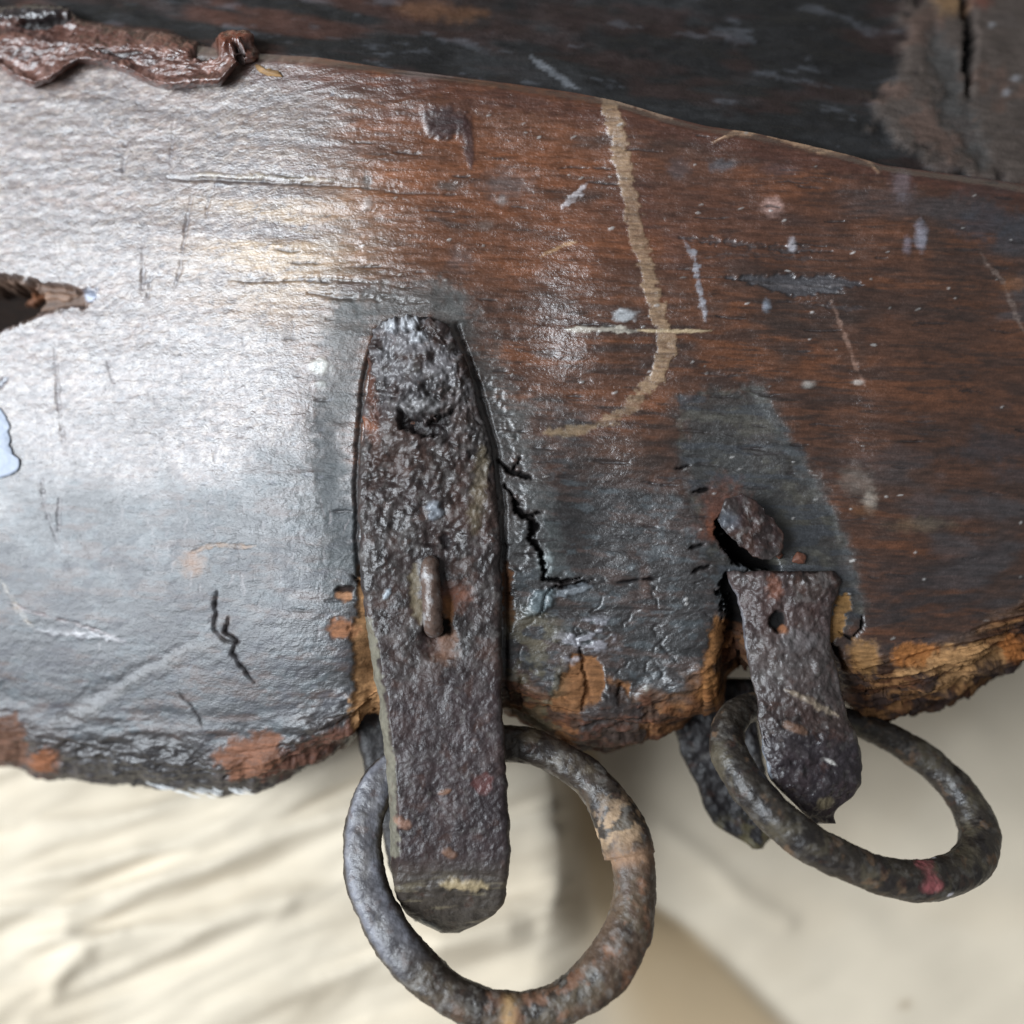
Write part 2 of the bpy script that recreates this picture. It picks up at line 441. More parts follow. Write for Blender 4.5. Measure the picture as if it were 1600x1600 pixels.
# ---- pale scratches, with glints painted as pale strokes
def scr(p, w, c, a=.8, d=1.0, r=.4, j=8, wob=9): cv.line(p, w * .85, c, a * .8, d * .7, r, soft=2.6, jit=j, wob=wob, mod=.55)
scr([(1068, 372), (1085, 400), (1092, 450), (1104, 505)], 3.2, (170, 172, 180), .75, -1, wob=12)
scr([(1300, 470), (1322, 530), (1352, 604)], 3.0, (150, 118, 102), .7, .5, wob=8)
scr([(1530, 398), (1566, 440), (1602, 520)], 3.2, (140, 122, 112), .6, .5)
scr([(880, 322), (900, 306), (916, 286)], 5.5, (196, 190, 192), .8, -2, wob=14)
scr([(845, 400), (875, 384), (900, 378)], 2.4, (188, 148, 104), .7, 0)
scr([(1114, 220), (1150, 208), (1182, 204), (1225, 216), (1265, 228), (1300, 236), (1338, 240), (1356, 250), (1372, 268)], 4.5, (186, 150, 118), .9, -4, .5, wob=4)
scr([(930, 150), (962, 162), (1010, 170), (1050, 184)], 3.5, (176, 146, 122), .8, -3)
scr([(1060, 372), (1110, 376), (1200, 384), (1300, 392)], 4.5, (52, 50, 52), .9, 3.5)
scr([(1090, 402), (1180, 398), (1290, 404)], 3.0, (56, 50, 50), .8, 2)
cv.poly([(1130, 436), (1210, 428), (1290, 430), (1352, 444), (1300, 456), (1250, 462), (1200, 452)], (58, 58, 62), .85, 4, .5, soft=3, jit=10, fj=6)
scr([(1160, 440), (1230, 446), (1330, 446)], 2.0, (110, 104, 104), .7, -2)
scr([(1230, 468), (1300, 478), (1360, 482)], 3.2, (50, 46, 48), .8, 2.5)
scr([(262, 279), (340, 281), (430, 285), (520, 290), (565, 293)], 2.6, (46, 34, 28), .95, 5, .6, j=4, wob=3)
scr([(566, 294), (620, 302), (700, 303), (745, 302)], 1.6, (44, 28, 22), .8, 2.5, .6, j=4)
scr([(300, 272), (400, 276), (520, 280)], 3.5, (190, 176, 150), .4, -1.5)
scr([(360, 437), (430, 440), (500, 436), (560, 441)], 2.4, (70, 62, 58), .8, 3)
scr([(480, 458), (540, 466), (600, 468), (668, 472)], 4.2, (62, 56, 52), .85, 4, wob=5)
scr([(500, 432), (560, 440), (640, 450)], 1.8, (74, 62, 50), .7, 2)
for p in ([(194, 215), (192, 278)], [(300, 300), (286, 400), (274, 452)], [(270, 190), (268, 262)], [(226, 372), (222, 460)], [(84, 545), (90, 610), (100, 700)], [(168, 560), (178, 600)],
          [(236, 430), (228, 470)], [(64, 750), (72, 800), (90, 850)], [(92, 776), (90, 832)], [(330, 300), (322, 340)]):
    scr(p, 2.0, (84, 76, 78), .85, 2.5, .5)
scr([(10, 940), (60, 960), (110, 972), (195, 1002)], 2.2, (92, 62, 58), .7, 2)
scr([(60, 985), (130, 992), (195, 1000)], 4, (198, 194, 196), .5, -2)
scr([(0, 905), (20, 940), (55, 985)], 3, (112, 92, 62), .6, 1)
# freckles
for (x, y, rx, ry, c, a, d) in [(700, 192, 34, 22, (46, 18, 16), .95, -2), (728, 205, 12, 24, (48, 18, 16), .9, -2), (700, 291, 22, 8, (66, 72, 72), .85, 2), (792, 290, 34, 22, (84, 86, 88), .7, 2), (785, 312, 10, 8, (150, 146, 144), .7, -1),
                                (1206, 322, 16, 13, (186, 152, 142), .95, -1), (1132, 258, 18, 9, (78, 88, 96), .8, 1), (1215, 262, 30, 9, (60, 58, 66), .6, 1), (1060, 262, 16, 14, (78, 76, 80), .7, 1), (1410, 290, 14, 24, (128, 122, 130), .5, 0),
                                (1241, 380, 6, 9, (196, 194, 200), .9, -2), (1198, 478, 6, 9, (168, 178, 192), .9, -2), (1437, 372, 9, 20, (176, 176, 190), .75, -2), (1416, 385, 7, 14, (158, 148, 160), .6, -1),
                                (500, 573, 15, 11, (214, 214, 206), .9, -3), (502, 600, 8, 6, (186, 186, 180), .7, -2), (1010, 1079, 5, 5, (226, 230, 220), 1, -2), (852, 876, 10, 14, (176, 186, 186), .95, -3), (856, 895, 6, 8, (150, 160, 160), .8, -2),
                                (572, 280, 8, 14, (78, 90, 92), .8, 1), (575, 318, 6, 10, (190, 184, 180), .7, -2), (716, 404, 22, 20, (76, 76, 78), .7, 2), (760, 350, 10, 8, (118, 104, 96), .6, 0),
                                (665, 118, 34, 7, (142, 130, 130), .6, -1), (515, 382, 14, 18, (176, 166, 158), .5, 0), (1340, 755, 22, 24, (128, 118, 108), .55, 0), (1362, 782, 12, 16, (184, 174, 160), .7, -1),
                                (1265, 600, 11, 5, (196, 192, 184), .8, -1), (1343, 597, 8, 4, (206, 198, 190), .8, -1), (1350, 797, 20, 8, (126, 82, 44), .6, 0), (1588, 445, 18, 12, (140, 92, 56), .7, 0),
                                (305, 880, 20, 17, (136, 92, 50), .85, 1), (1008, 905, 8, 22, (104, 66, 46), .6, 0), (1000, 330, 30, 60, (70, 34, 24), .4, 0), (1560, 700, 60, 18, (50, 52, 58), .8, 0), (1545, 350, 44, 26, (56, 62, 72), .7, 0), (1576, 380, 40, 14, (56, 60, 68), .6, 0),
                                (1590, 742, 40, 14, (60, 58, 62), .8, 0), (1440, 820, 44, 10, (112, 98, 74), .5, 0), (1060, 395, 22, 40, (68, 48, 46), .5, 0), (660, 180, 60, 16, (92, 56, 44), .5, 0), (590, 195, 40, 16, (96, 60, 46), .6, 0)]:
    cv.blob(x, y, rx, ry, c, a * .6, d * .6, soft=.6)
cv.line([(300, 862), (340, 852), (398, 852)], 3.5, (112, 82, 52), .8, 1, soft=2)
rs = np.random.RandomState(8)
for k in range(120):   # tiny nicks in the varnish, their glints painted pale
    x = rs.uniform(560, 1620); y = rs.uniform(150, 1050); a = rs.uniform(-.5, .2)
    l = rs.uniform(2, 9); c = rs.choice([150, 176, 200])
    cv.line([(x, y), (x + l * math.cos(a), y + l * math.sin(a))], rs.uniform(.6, 1.6), (c, c - 4, c - 8), .6, -1.2, .25, soft=1.4, jit=4)
for k in range(150):   # short dark grain checks
    x = rs.uniform(420, 1620); y = rs.uniform(180, 1010); l = rs.uniform(12, 60)
    cv.line([(x, y), (x + l, y + l * rs.uniform(-.02, .12))], rs.uniform(.8, 1.8), (34, 26, 26), .7, rs.uniform(1.2, 3), .6, soft=1.6, jit=8)
for k in range(130):   # fine crossways crazing of the worn left part
    x = rs.uniform(150, 560); y = rs.uniform(500, 1010); l = rs.uniform(8, 34)
    cv.line([(x, y), (x + rs.uniform(-4, 4), y + l)], rs.uniform(.7, 1.5), (92, 84, 84), .55, rs.uniform(.1, .5), .5, soft=1.6, jit=22)
for k in range(170):
    x = rs.uniform(-20, 520); y = rs.uniform(140, 1080)
    cv.blob(x, y, rs.uniform(2, 8), rs.uniform(1, 3), (84, 84, 90), .6, .4, rot=rs.uniform(-50, 20))
cv.blob(698, 194, 34, 22, (40, 16, 14), .9, -2.5, .66, fj=.5); cv.line([(725, 185), (733, 215), (736, 262)], 6, (52, 22, 18), .8, -1, .6, soft=4, jit=4)
cv.mix(ss(.5, .64, fbm(X, Q, 70, 34, 5, 121, rot=-25)) * ss(900, 1010, Y) * ss(580, 520, X) * .6, (48, 46, 50), .6)
cv.mix(ss(.54, .64, fbm(X, Q, 28, 16, 4, 125, rot=-25)) * ss(760, 900, Y) * ss(580, 520, X) * .5, (54, 54, 60), .6)
# ---- cracks
def crack(p, w=2.4, d=9, j=16): 
    cv.line(p, w * 3, (44, 36, 34), .45, 1, .7, soft=5, jit=j); cv.line(p, w, (14, 11, 11), .97, d, .9, soft=1.6, jit=j, wob=6)
crack([(340, 925), (333, 950), (334, 985), (352, 1000), (372, 1004)], .9, 4)
crack([(356, 960), (352, 985), (368, 1000), (362, 1018), (378, 1040), (396, 1070)], 1.1, 5)
crack([(280, 1085), (300, 1105), (320, 1135)], .6, 1.5)
crack([(780, 718), (800, 742), (828, 746), (800, 738), (812, 716)], 2.6, 9, 6)
crack([(790, 760), (812, 800), (828, 810), (834, 850), (846, 872), (850, 900), (880, 905), (905, 900)], 4.0, 14, 22)
crack([(820, 806), (848, 800)], 2.2, 7, 6); crack([(838, 958), (850, 930), (880, 915), (930, 905)], 2.6, 8)
crack([(965, 912), (1000, 904), (1028, 904)], 1.8, 5, 6)
crack([(908, 1010), (912, 1045), (918, 1080), (912, 1110)], 2.4, 7); crack([(875, 1060), (908, 1056)], 2, 5); crack([(974, 1065), (962, 1085)], 2.2, 6)
crack([(1080, 896), (1110, 884)], 2, 5); crack([(1055, 732), (1078, 728)], 2, 6, 4); crack([(1084, 770), (1110, 762)], 2, 6, 4); crack([(1078, 856), (1100, 850)], 2.2, 6, 4)
crack([(1310, 985), (1330, 998), (1346, 985), (1346, 960)], 2, 5); crack([(1300, 1005), (1312, 1020), (1320, 1048), (1330, 1052)], 3, 9, 8)
crack([(816, 1060), (812, 1085), (816, 1110)], 2.4, 6); crack([(550, 900), (575, 925)], 2.4, 8, 4)
rs = np.random.RandomState(18)
for k in range(34):
    x = rs.uniform(800, 1120); y = rs.uniform(900, 1150); p = [(x, y)]
    for q in range(3): x += rs.uniform(-16, 16); y += rs.uniform(2, 14); p.append((x, y))
    cv.line(p, rs.uniform(.5, 1.2), (22, 18, 17), .8, rs.uniform(.8, 2.2), .8, soft=1.8, jit=14)
# ---- bare chewed wood along the lower edge
nzE = fbm(X, Q, 46, 30, 5, 101); nzF = fbm(X, Q, 18, 12, 4, 107); nzG = fbm(X, Q, 60, 8, 4, 111, rot=-14)
TAN = (124, 86, 56); TAN2 = (176, 132, 88); CHAR = (46, 38, 36)
edgeband = ss(-86, -40, Y - bot + (nzE - .5) * 110)
mid = ss(770, 800, X) * ss(1190, 1160, X)
cv.mix(edgeband * mid, TAN, .8)
cv.poly([(880, 1060), (895, 1020), (930, 1030), (945, 1055), (935, 1095), (915, 1110), (880, 1120), (850, 1110)], TAN, .95, 3, .85, soft=3, jit=22)
cv.poly([(945, 1060), (985, 1065), (990, 1095), (965, 1100)], TAN, .9, 3, .85, soft=3, jit=14)
cv.poly([(1085, 1085), (1108, 1010), (1120, 960), (1150, 975), (1155, 1060), (1120, 1095)], (150, 104, 62), .85, 2, .85, soft=5, jit=18)
cv.poly([(905, 1120), (960, 1060), (1000, 1100), (1005, 1150), (950, 1175), (900, 1165)], CHAR, .9, -3, .7, soft=4, jit=34)
cv.mix(edgeband * mid * ss(.46, .56, nzE) * .8, CHAR)
cv.mix(ss(.5, .62, nzF) * edgeband * mid * .35, (104, 58, 34))
# right-hand splintered edge
eb2 = ss(-100, -62, Y - bot + (nzE - .5) * 60) * ss(1310, 1340, X)
cv.mix(eb2, (118, 84, 54), .85)
cv.mix(eb2 * ss(.46, .56, nzG) * .85, (74, 46, 32)); cv.mix(eb2 * ss(.58, .66, fbm(X, Q, 110, 5, 3, 119, rot=-14)) * .8, (34, 24, 20))
cv.mix(eb2 * ss(.5, .6, fbm(X, Q, 40, 20, 4, 117)) * .85, (54, 44, 42))
cv.line([(1400, 1050), (1470, 1030), (1530, 1022), (1556, 1034), (1500, 1060), (1450, 1085)], 14, (170, 130, 88), .75, 0, .85, soft=8, jit=24)
cv.blob(1430, 1022, 34, 16, (168, 110, 62), .9, 1, .85); cv.blob(1350, 1022, 22, 26, (150, 112, 70), .8, 1, .85); cv.blob(1582, 1012, 22, 18, (170, 108, 60), .9, 0, .85)
cv.blob(1570, 1050, 40, 16, (62, 52, 50), .85, -1); cv.line([(1300, 930), (1318, 945), (1300, 1000)], 10, (150, 112, 66), .8, 2, .85)
# left edge
eb3 = ss(-76, -44, Y - bot + (nzE - .5) * 40) * ss(560, 520, X)
cv.mix(eb3 * .92, (40, 33, 32), .6)
cv.mix(eb3 * ss(.54, .62, nzF) * .5, (70, 62, 58))
cv.poly([(340, 1186), (358, 1160), (425, 1144), (442, 1152), (440, 1184), (405, 1220), (372, 1222)], (114, 76, 56), .9, -2, .75, soft=7, jit=30)
cv.blob(68, 1190, 24, 16, (128, 80, 52), .9, -1, .75); cv.poly([(-200, 1130), (-40, 1120), (22, 1112), (38, 1130), (40, 1195), (-200, 1180)], (94, 64, 48), .85, 0, .75, soft=6, jit=26)
cv.line([(410, 1215), (470, 1185), (540, 1150), (590, 1130)], 14, (92, 56, 40), .8, 0, .7, soft=10, jit=18)
cv.poly([(90, 1190), (130, 1160), (200, 1145), (320, 1150), (330, 1215), (350, 1245), (200, 1235)], (32, 28, 28), .85, 0, .55, soft=8, jit=30)
cv.line([(90, 1128), (160, 1098), (230, 1052), (300, 1022), (345, 1000)], 5, (84, 76, 66), .25, -1, .5, soft=14, jit=30, taper=True)
cv.line([(100, 1115), (180, 1068), (250, 1030), (300, 1012)], 5, (60, 58, 60), .4, 2, .5, soft=14, jit=30)
# worn strip under the left strap's near side
cv.poly([(560, 885), (590, 890), (605, 1150), (570, 1165), (548, 1140), (552, 1030), (545, 985), (556, 950)], (134, 100, 68), .95, 5, .85, soft=3, jit=10)
cv.blob(572, 1110, 22, 34, (172, 130, 90), .85, -2, .85); cv.blob(535, 984, 20, 16, (136, 92, 64), .9, 2, .8); cv.blob(536, 930, 14, 9, (150, 108, 78), .9, 3, .8)
cv.line([(524, 922), (552, 919)], 4, (30, 18, 14), .95, 6, .8, soft=2, jit=3)
cv.line([(791, 880), (793, 940), (796, 990)], 8, (112, 74, 46), .8, 3, .85, soft=4, jit=10)
cv.line([(590, 515), (566, 600), (558, 720), (556, 820), (560, 900)], 2.5, (30, 24, 22), .8, 7, .7, soft=4, jit=4, taper=False)  # contact shadow along the strap's left edge, painted dark over a narrow groove
cv.line([(712, 505), (748, 600), (778, 700), (788, 800), (790, 1000), (790, 1100)], 1.5, (30, 24, 22), .7, 5, .7, soft=5, jit=6, taper=False)  # same painted contact shadow along the right edge
# silvery bruises on the middle lobe
cv.poly([(870, 1000), (900, 970), (960, 965), (965, 1010), (930, 1025), (880, 1040)], (148, 146, 152), .7, -2, .4, soft=8, jit=40, mod=ss(.42, .6, nzF))
cv.blob(845, 940, 26, 14, (96, 108, 112), .85, -7, .5, rot=-35); cv.line([(870, 935), (890, 920), (925, 916)], 5, (128, 134, 140), .7, -2, .5)
cv.mix(ss(.5, .6, fbm(X, Q, 40, 30, 4, 131)) * ss(930, 990, Y) * ss(900, 850, X) * ss(780, 800, X) * .7, (96, 88, 68))
# the slot at the left edge
cv.poly([(-120, 425), (10, 432), (60, 442), (110, 450), (146, 458), (150, 466), (130, 478), (90, 480), (50, 495), (0, 515), (-120, 560)], (96, 74, 60), .97, 22, .7, soft=5, jit=8)
cv.poly([(-120, 440), (40, 446), (56, 462), (50, 476), (30, 492), (0, 508), (-120, 540)], (20, 15, 13), .95, 60, .9, soft=8, jit=12)
cv.line([(4, 462), (26, 452), (46, 448)], 5, (120, 76, 50), .8, -14, .7, soft=3); cv.line([(50, 455), (90, 462), (110, 460)], 5, (132, 104, 86), .6, -6)
cv.blob(136, 462, 16, 10, (150, 162, 180), .7, -3, .3)
cv.line([(0, 604), (14, 590)], 4, (70, 76, 90), .8, 2)
# ---- relief
hn = (fbm(X, Q, 120, 26, 3, 141, rot=3) - .5) * (5 - 3.2 * left) + (fbm(X, Q, 14, 6, 3, 147, rot=-12) - .5) * (2.2 - 1.7 * left)
hl2 = left * (fbm(X, Q, 13, 8, 3, 151, rot=-35) - .5) * 1.3
hE = (fbm(X, Q, 80, 30, 5, 157) - .5) * 30 * ss(-150, -40, Y - bot) + (fbm(X, Q, 90, 7, 4, 163, rot=-14) - .5) * 34 * eb2 + (nzF - .5) * 12 * edgeband
lump = -26 * np.exp(-((X - 585) / 26) ** 2) * ss(930, 1060, Y) - 34 * np.exp(-((X - 1150) / 20) ** 2) * ss(900, 1000, Y) + (fbm(X, Q, 160, 160, 2, 171) - .5) * (24 - 17 * left)
fade = ss(nF + nA + nB, nF + nA, np.arange(nF + nA + nB))[:, None]
disp = (hn + hl2 + hE + lump + cv.d) * fade
disp *= ss(0, 8, np.arange(nF + nA + nB))[:, None] * .9 + .1
# the strip of rounded top arris
H = H - 16 * (1 - ss(0, 16, Y - top)) ** 2 * (np.arange(len(H)) < nF)[:, None]
grain = 1 + (fbm(X, Q, 40, 3.0, 2, 181, rot=3) - .5) * .45
cv.c *= (1 - .2 * ss(520, 760, X))[..., None]
board = grid_mesh('front_panel', W(X, Y, H), m_wood, root, cv.c * grain[..., None], cv.r, disp, flip=True)
hs_cache = None

# ------------------------------------------------------------------ upper, receding dark board
xs2 = np.arange(-420, 2021, 5.0); n2 = 190
top2 = smooth_interp(xs2, CREASE, 8)
R2 = []
for i in range(n2):
    t = i / (n2 - 1)
    y = top2 + 26 - 950 * t ** 1.25
    d = top2 - y
    h = h_panel(xs2, top2) - 34 - .62 * np.clip(d, 0, None) - .00022 * np.clip(d, 0, None) ** 2
    R2.append((xs2, y, h))
X2 = np.array([r[0] for r in R2]); Y2 = np.array([r[1] for r in R2]); H2 = np.array([r[2] for r in R2])
c2 = Canvas(X2, Y2, (25, 24, 24), .6)
c2.mix(ss(.5, .66, fbm(X2, Y2, 200, 40, 4, 301, rot=8)) * .6, (42, 42, 43))
c2.mix(ss(.52, .66, fbm(X2, Y2, 150, 40, 4, 307, rot=8)) * .55, (46, 30, 26))
c2.mix(ss(900, 300, X2) * ss(.42, .6, fbm(X2, Y2, 170, 26, 4, 311, rot=8)) * .75, (70, 42, 32))
c2.mix(ss(.66, .76, fbm(X2, Y2, 60, 14, 4, 317, rot=8)) * .3, (92, 94, 100))
c2.line([(830, 88), (860, 110), (900, 140)], 4, (104, 106, 110), .7, 0)
c2.poly([(1360, 160), (1400, 110), (1395, 60), (1430, 20), (1440, -100), (1900, -200), (2000, 400), (1600, 300), (1500, 272), (1420, 230), (1370, 200)], (76, 66, 60), .85, -10, .75, soft=18, jit=80)
c2.poly([(1360, 160), (1430, 20), (1440, -100), (1900, -200), (2000, 400), (1600, 300), (1420, 230)], (88, 66, 56), .5, 0, soft=14, jit=50, mod=ss(.5, .62, fbm(X2, Y2, 60, 50, 4, 323)))
c2.line([(1460, 60), (1475, 120), (1500, 190), (1540, 250)], 16, (60, 62, 62), .6, 6, soft=18, jit=34)
c2.line([(1490, -120), (1502, 10), (1516, 45), (1510, 85), (1512, 150)], 7, (8, 7, 7), .97, 26, .9, soft=3, jit=8)
c2.blob(1482, 12, 22, 22, (120, 92, 62), .8, -3, soft=.7); c2.blob(1530, 5, 14, 12, (110, 64, 50), .6, -3, soft=.7)
for (x, y) in ((1547, 43), (1582, 130), (1570, 148)): c2.blob(x, y, 6, 4, (150, 150, 154), .6, -2, .3, soft=.6)
c2.line([(620, 12), (700, 22), (760, 20)], 8, (104, 70, 44), .4, 0, soft=12)
grid_mesh('upper_board', W(X2, Y2, H2), m_dark, root, c2.c, c2.r, (fbm(X2, Y2, 90, 40, 4, 331) - .5) * 16 * ss(0, 14, np.arange(n2))[:, None] + c2.d, flip=False)

# ------------------------------------------------------------------ red-brown pitch mass, top left
xr = np.arange(-300, 408, 2.2)
rt = smooth_interp(xr, [(-300, 5), (0, 12), (40, 6), (95, 12), (130, 32), (200, 42), (270, 52), (300, 62), (330, 68), (350, 58), (385, 58), (398, 70), (406, 84)], 4)
rb = smooth_interp(xr, [(-300, 90), (-60, 100), (0, 112), (22, 128), (52, 141), (78, 132), (105, 112), (125, 103), (165, 106), (200, 119), (235, 137), (268, 143), (310, 137), (346, 136), (356, 122), (372, 104), (398, 98), (406, 90)], 4)
V = np.linspace(0, 1, 90)[:, None]
XR = np.repeat(xr[None], 90, 0); YR = rt + (rb - rt) * V
ed = np.minimum(YR - rt, rb - YR)
ed = np.minimum(ed, 406 - XR)
prof = np.sqrt(np.clip(1 - (1 - np.clip(ed / 15, 0, 1)) ** 2, 0, 1))
HR = h_panel(XR, YR) - 26 + prof * 52 + 12 * np.exp(-((rb - YR - 12) / 8) ** 2)
HR += -22 * (1 - ss(0, 25, YR - smooth_interp(XR, CREASE, 8) + 10))
cr = Canvas(XR, YR, (84, 50, 38), .5)
cr.mix(ss(.5, .66, fbm(XR, YR, 60, 14, 4, 401, rot=12)) * .7, (54, 30, 26)); cr.mix(ss(.52, .66, fbm(XR, YR, 40, 20, 4, 407)) * .6, (116, 76, 62), .4)
cr.mix(ss(14, 4, rb - YR) * .6, (96, 44, 22))
cr.mix(ss(.5, .6, fbm(XR, YR, 12, 6, 3, 417, rot=-30)) * .6, (58, 36, 30), .3); cr.mix(ss(.56, .66, fbm(XR, YR, 14, 7, 3, 419, rot=-30)) * .5, (140, 108, 98), .4)
cr.blob(50, 22, 60, 14, (34, 32, 34), .9, -10, .22); cr.line([(30, 40), (70, 36), (110, 30)], 5, (14, 10, 10), .9, 12, .6)
cr.blob(318, 80, 20, 12, (10, 7, 6), .97, 22, .8); cr.blob(368, 72, 24, 14, (96, 48, 28), .8, -22, .2); cr.line([(150, 78), (190, 82), (222, 80)], 3, (30, 18, 16), .9, 5)
cr.line([(372, 84), (380, 100)], 8, (16, 10, 8), .9, 14, .8)
grid_mesh('pitch_lump', W(XR, YR, HR), m_resin, root, cr.c, cr.r, ((fbm(XR, YR, 30, 14, 4, 413, rot=12) - .5) * 12 + (fbm(XR, YR, 8, 4, 3, 415, rot=-30) - .5) * 6) * prof + cr.d * prof, flip=True)
# a pale splinter beside it
def slab(name, pts, h, th, mat, parent, color, rough, seed, n=26, dome=4, amp=3, tiltx=0, tilty=0):
    """thin irregular plate built from a closed outline: rings shrinking to the centre, with a skirt for its thickness"""
    p = np.array(pts, float); p = np.vstack([p, p[:1]])
    L = np.r_[0, np.cumsum(np.hypot(*(p[1:] - p[:-1]).T))]
    m = int(L[-1] / 2.5); s = np.linspace(0, L[-1], m, endpoint=False)
    ox = np.interp(s, L, p[:, 0]); oy = np.interp(s, L, p[:, 1])
    rr = np.random.RandomState(seed); k = 3
    ox = sum(np.roll(ox, j) for j in range(-k, k + 1)) / (2 * k + 1) + (vn(s / 7, s * 0, seed) - .5) * 4; oy = sum(np.roll(oy, j) for j in range(-k, k + 1)) / (2 * k + 1) + (vn(s / 7, s * 0 + 9, seed) - .5) * 4
    cx, cy = ox.mean(), oy.mean()
    rows = [(cx + (ox - cx) * .3, cy + (oy - cy) * .3, -th + 0 * ox), (cx + (ox - cx) * .96, cy + (oy - cy) * .96, -th + 0 * ox), (ox, oy, -th * .6 + 0 * ox), (ox, oy, -th * .3 + 0 * ox)]
    for i in range(n):
        f = 1 - i / (n - 1) * .985
        rows.append((cx + (ox - cx) * f, cy + (oy - cy) * f, dome * (1 - f * f) + 0 * ox))
    Xs = np.array([r[0] for r in rows]); Ys = np.array([r[1] for r in rows]); Hs = np.array([r[2] for r in rows])
    Hs = Hs + h(Xs, Ys) + tiltx * (Xs - cx) + tilty * (Ys - cy)
    cc = Canvas(Xs, Ys, color, rough)
    return Xs, Ys, Hs, cc, (fbm(Xs, Ys, 14, 14, 4, seed) - .5) * amp * np.r_[np.zeros(4), np.ones(n)][:, None]
def slab_obj(name, *a, paint=None, mat=None, parent=None, **k):
    Xs, Ys, Hs, cc, dd = slab(name, *a, mat, parent, **k)
    if paint: paint(cc)
    return grid_mesh(name, W(Xs, Ys, Hs), mat, parent, cc.c, cc.r, dd - 0 + cc.d, wrap=True, flip=False, cap=True)
slab_obj('wood_splinter', [(396, 98), (408, 104), (436, 113), (446, 122), (424, 121), (404, 113)], lambda x, y: h_panel(x, y) + 3, 9, mat=m_wood, parent=root, color=(140, 108, 70), rough=.7, seed=5, n=10)
slab_obj('pale_chip', [(-30, 620), (2, 640), (14, 655), (14, 690), (20, 712), (34, 722), (28, 736), (10, 742), (-4, 748), (-30, 752)], lambda x, y: h_panel(x, y) + 2.5, 5, mat=m_chip, parent=root, color=(150, 158, 172), rough=.5, seed=6, n=14, dome=2, amp=2)

# ------------------------------------------------------------------ straps
def strap(name, lefts, rights, y_top, y_bot, hfun, thick, bevel, paint, parent, dispf, step=2.0, label=None, mat=m_iron, nu=110, edge=12):
    n = int((y_bot - y_top) / step)
    ys = np.linspace(y_top, y_bot, n)
    xl = smooth_interp(ys, lefts, 5); xrr = smooth_interp(ys, rights, 5)
    jl = (fbm(ys, ys * 0, 26, 26, 4, 501) - .5) * 9; jr = (fbm(ys, ys * 0 + 40, 26, 26, 4, 511) - .5) * 9
    xl = xl + jl; xrr = xrr + jr
    u = np.linspace(0, 1, nu)
    u = .5 - .5 * np.cos(u * math.pi) * (0.35) - .5 * (1 - 2 * u) * .65      # denser towards the edges
    XX = xl[:, None] + (xrr - xl)[:, None] * u[None]
    YY = np.repeat(ys[:, None], nu, 1)
    el = XX - xl[:, None]; er = xrr[:, None] - XX
    bl = np.maximum(bevel(ys), 1e-3)[:, None]
    H = hfun(XX, YY)
    H = H - edge * (1 - np.sqrt(np.clip(1 - (1 - np.clip(er / 14, 0, 1)) ** 2, 0, 1)))
    H = H - edge * (1 - np.sqrt(np.clip(1 - (1 - np.clip(el / 14, 0, 1)) ** 2, 0, 1)))
    H = H - 26 * np.clip(1 - el / bl, 0, 1) * (bl > 2)
    et = YY - ys[0]
    Hf = H - edge * (1 - np.sqrt(np.clip(1 - (1 - np.clip(et / 10, 0, 1)) ** 2, 0, 1)))
    # back side
    XB = XX[:, ::-6]; YB = YY[:, ::-6]; HB = hfun(XB, YB) - thick - 26 * np.clip(1 - (XB - xl[:, None]) / bl, 0, 1) * (bl > 2)
    Xa = np.concatenate([XX, XB], 1); Ya = np.concatenate([YY, YB], 1); Ha = np.concatenate([Hf, HB], 1)
    cc = Canvas(Xa, Ya, (47, 37, 35), .38)
    paint(cc)
    msk = np.concatenate([ss(0, 6, np.minimum(el, er)) * .8 + .2, XB * 0], 1)
    dd = (dispf(Xa, Ya) + cc.d) * msk
    o = grid_mesh(name, W(Xa, Ya, Ha), mat, parent, cc.c, cc.r, dd, wrap=True, flip=True, cap=True)
    if label: o['label'] = label
    return o

def iron_paint(cc, rust=.5, grey=.5, seed=600):
    X, Y = cc.X, cc.Y
    cc.mix(ss(.46, .62, fbm(X, Y, 40, 40, 4, seed)) * grey, (58, 54, 52), .32)
    cc.mix(ss(.52, .64, fbm(X, Y, 60, 60, 4, seed + 7)) * rust, (62, 40, 30), .5)
    cc.mix(ss(.5, .64, fbm(X, Y, 24, 24, 4, seed + 13)) * .7, (26, 21, 20), .32)
    cc.mix(ss(.6, .7, fbm(X, Y, 14, 14, 3, seed + 19)) * .35, (98, 94, 92), .28)

# left strap
LL = [(500, 602), (510, 592), (530, 584), (560, 575), (640, 569), (720, 562), (800, 560), (880, 564), (960, 570), (1020, 580), (1100, 592), (1180, 600), (1240, 605), (1300, 609), (1380, 612), (1405, 620), (1425, 634), (1440, 652), (1450, 670), (1458, 690)]
LR = [(500, 668), (505, 688), (520, 706), (560, 726), (600, 740), (640, 750), (680, 765), (740, 775), (800, 779), (860, 783), (1000, 785), (1080, 783), (1140, 788), (1200, 791), (1290, 796), (1350, 796), (1395, 792), (1415, 785), (1430, 770), (1442, 752), (1451, 734), (1458, 714)]
def h_left(x, y):
    yy = np.minimum(y, 950)
    h = h_panel(np.minimum(x * .7 + 675 * .3, 1200), yy) + 20 + 6 * ss(560, 640, y)
    h = h + .05 * np.clip(y - 950, 0, 400)
    t = np.clip((y - 1325) / 136, 0, .995)
    h = h - 105 * (1 - np.sqrt(1 - t * t))
    h = h - 16 * ((x - 680) / 105) ** 2 * ss(900, 600, y)
    return h
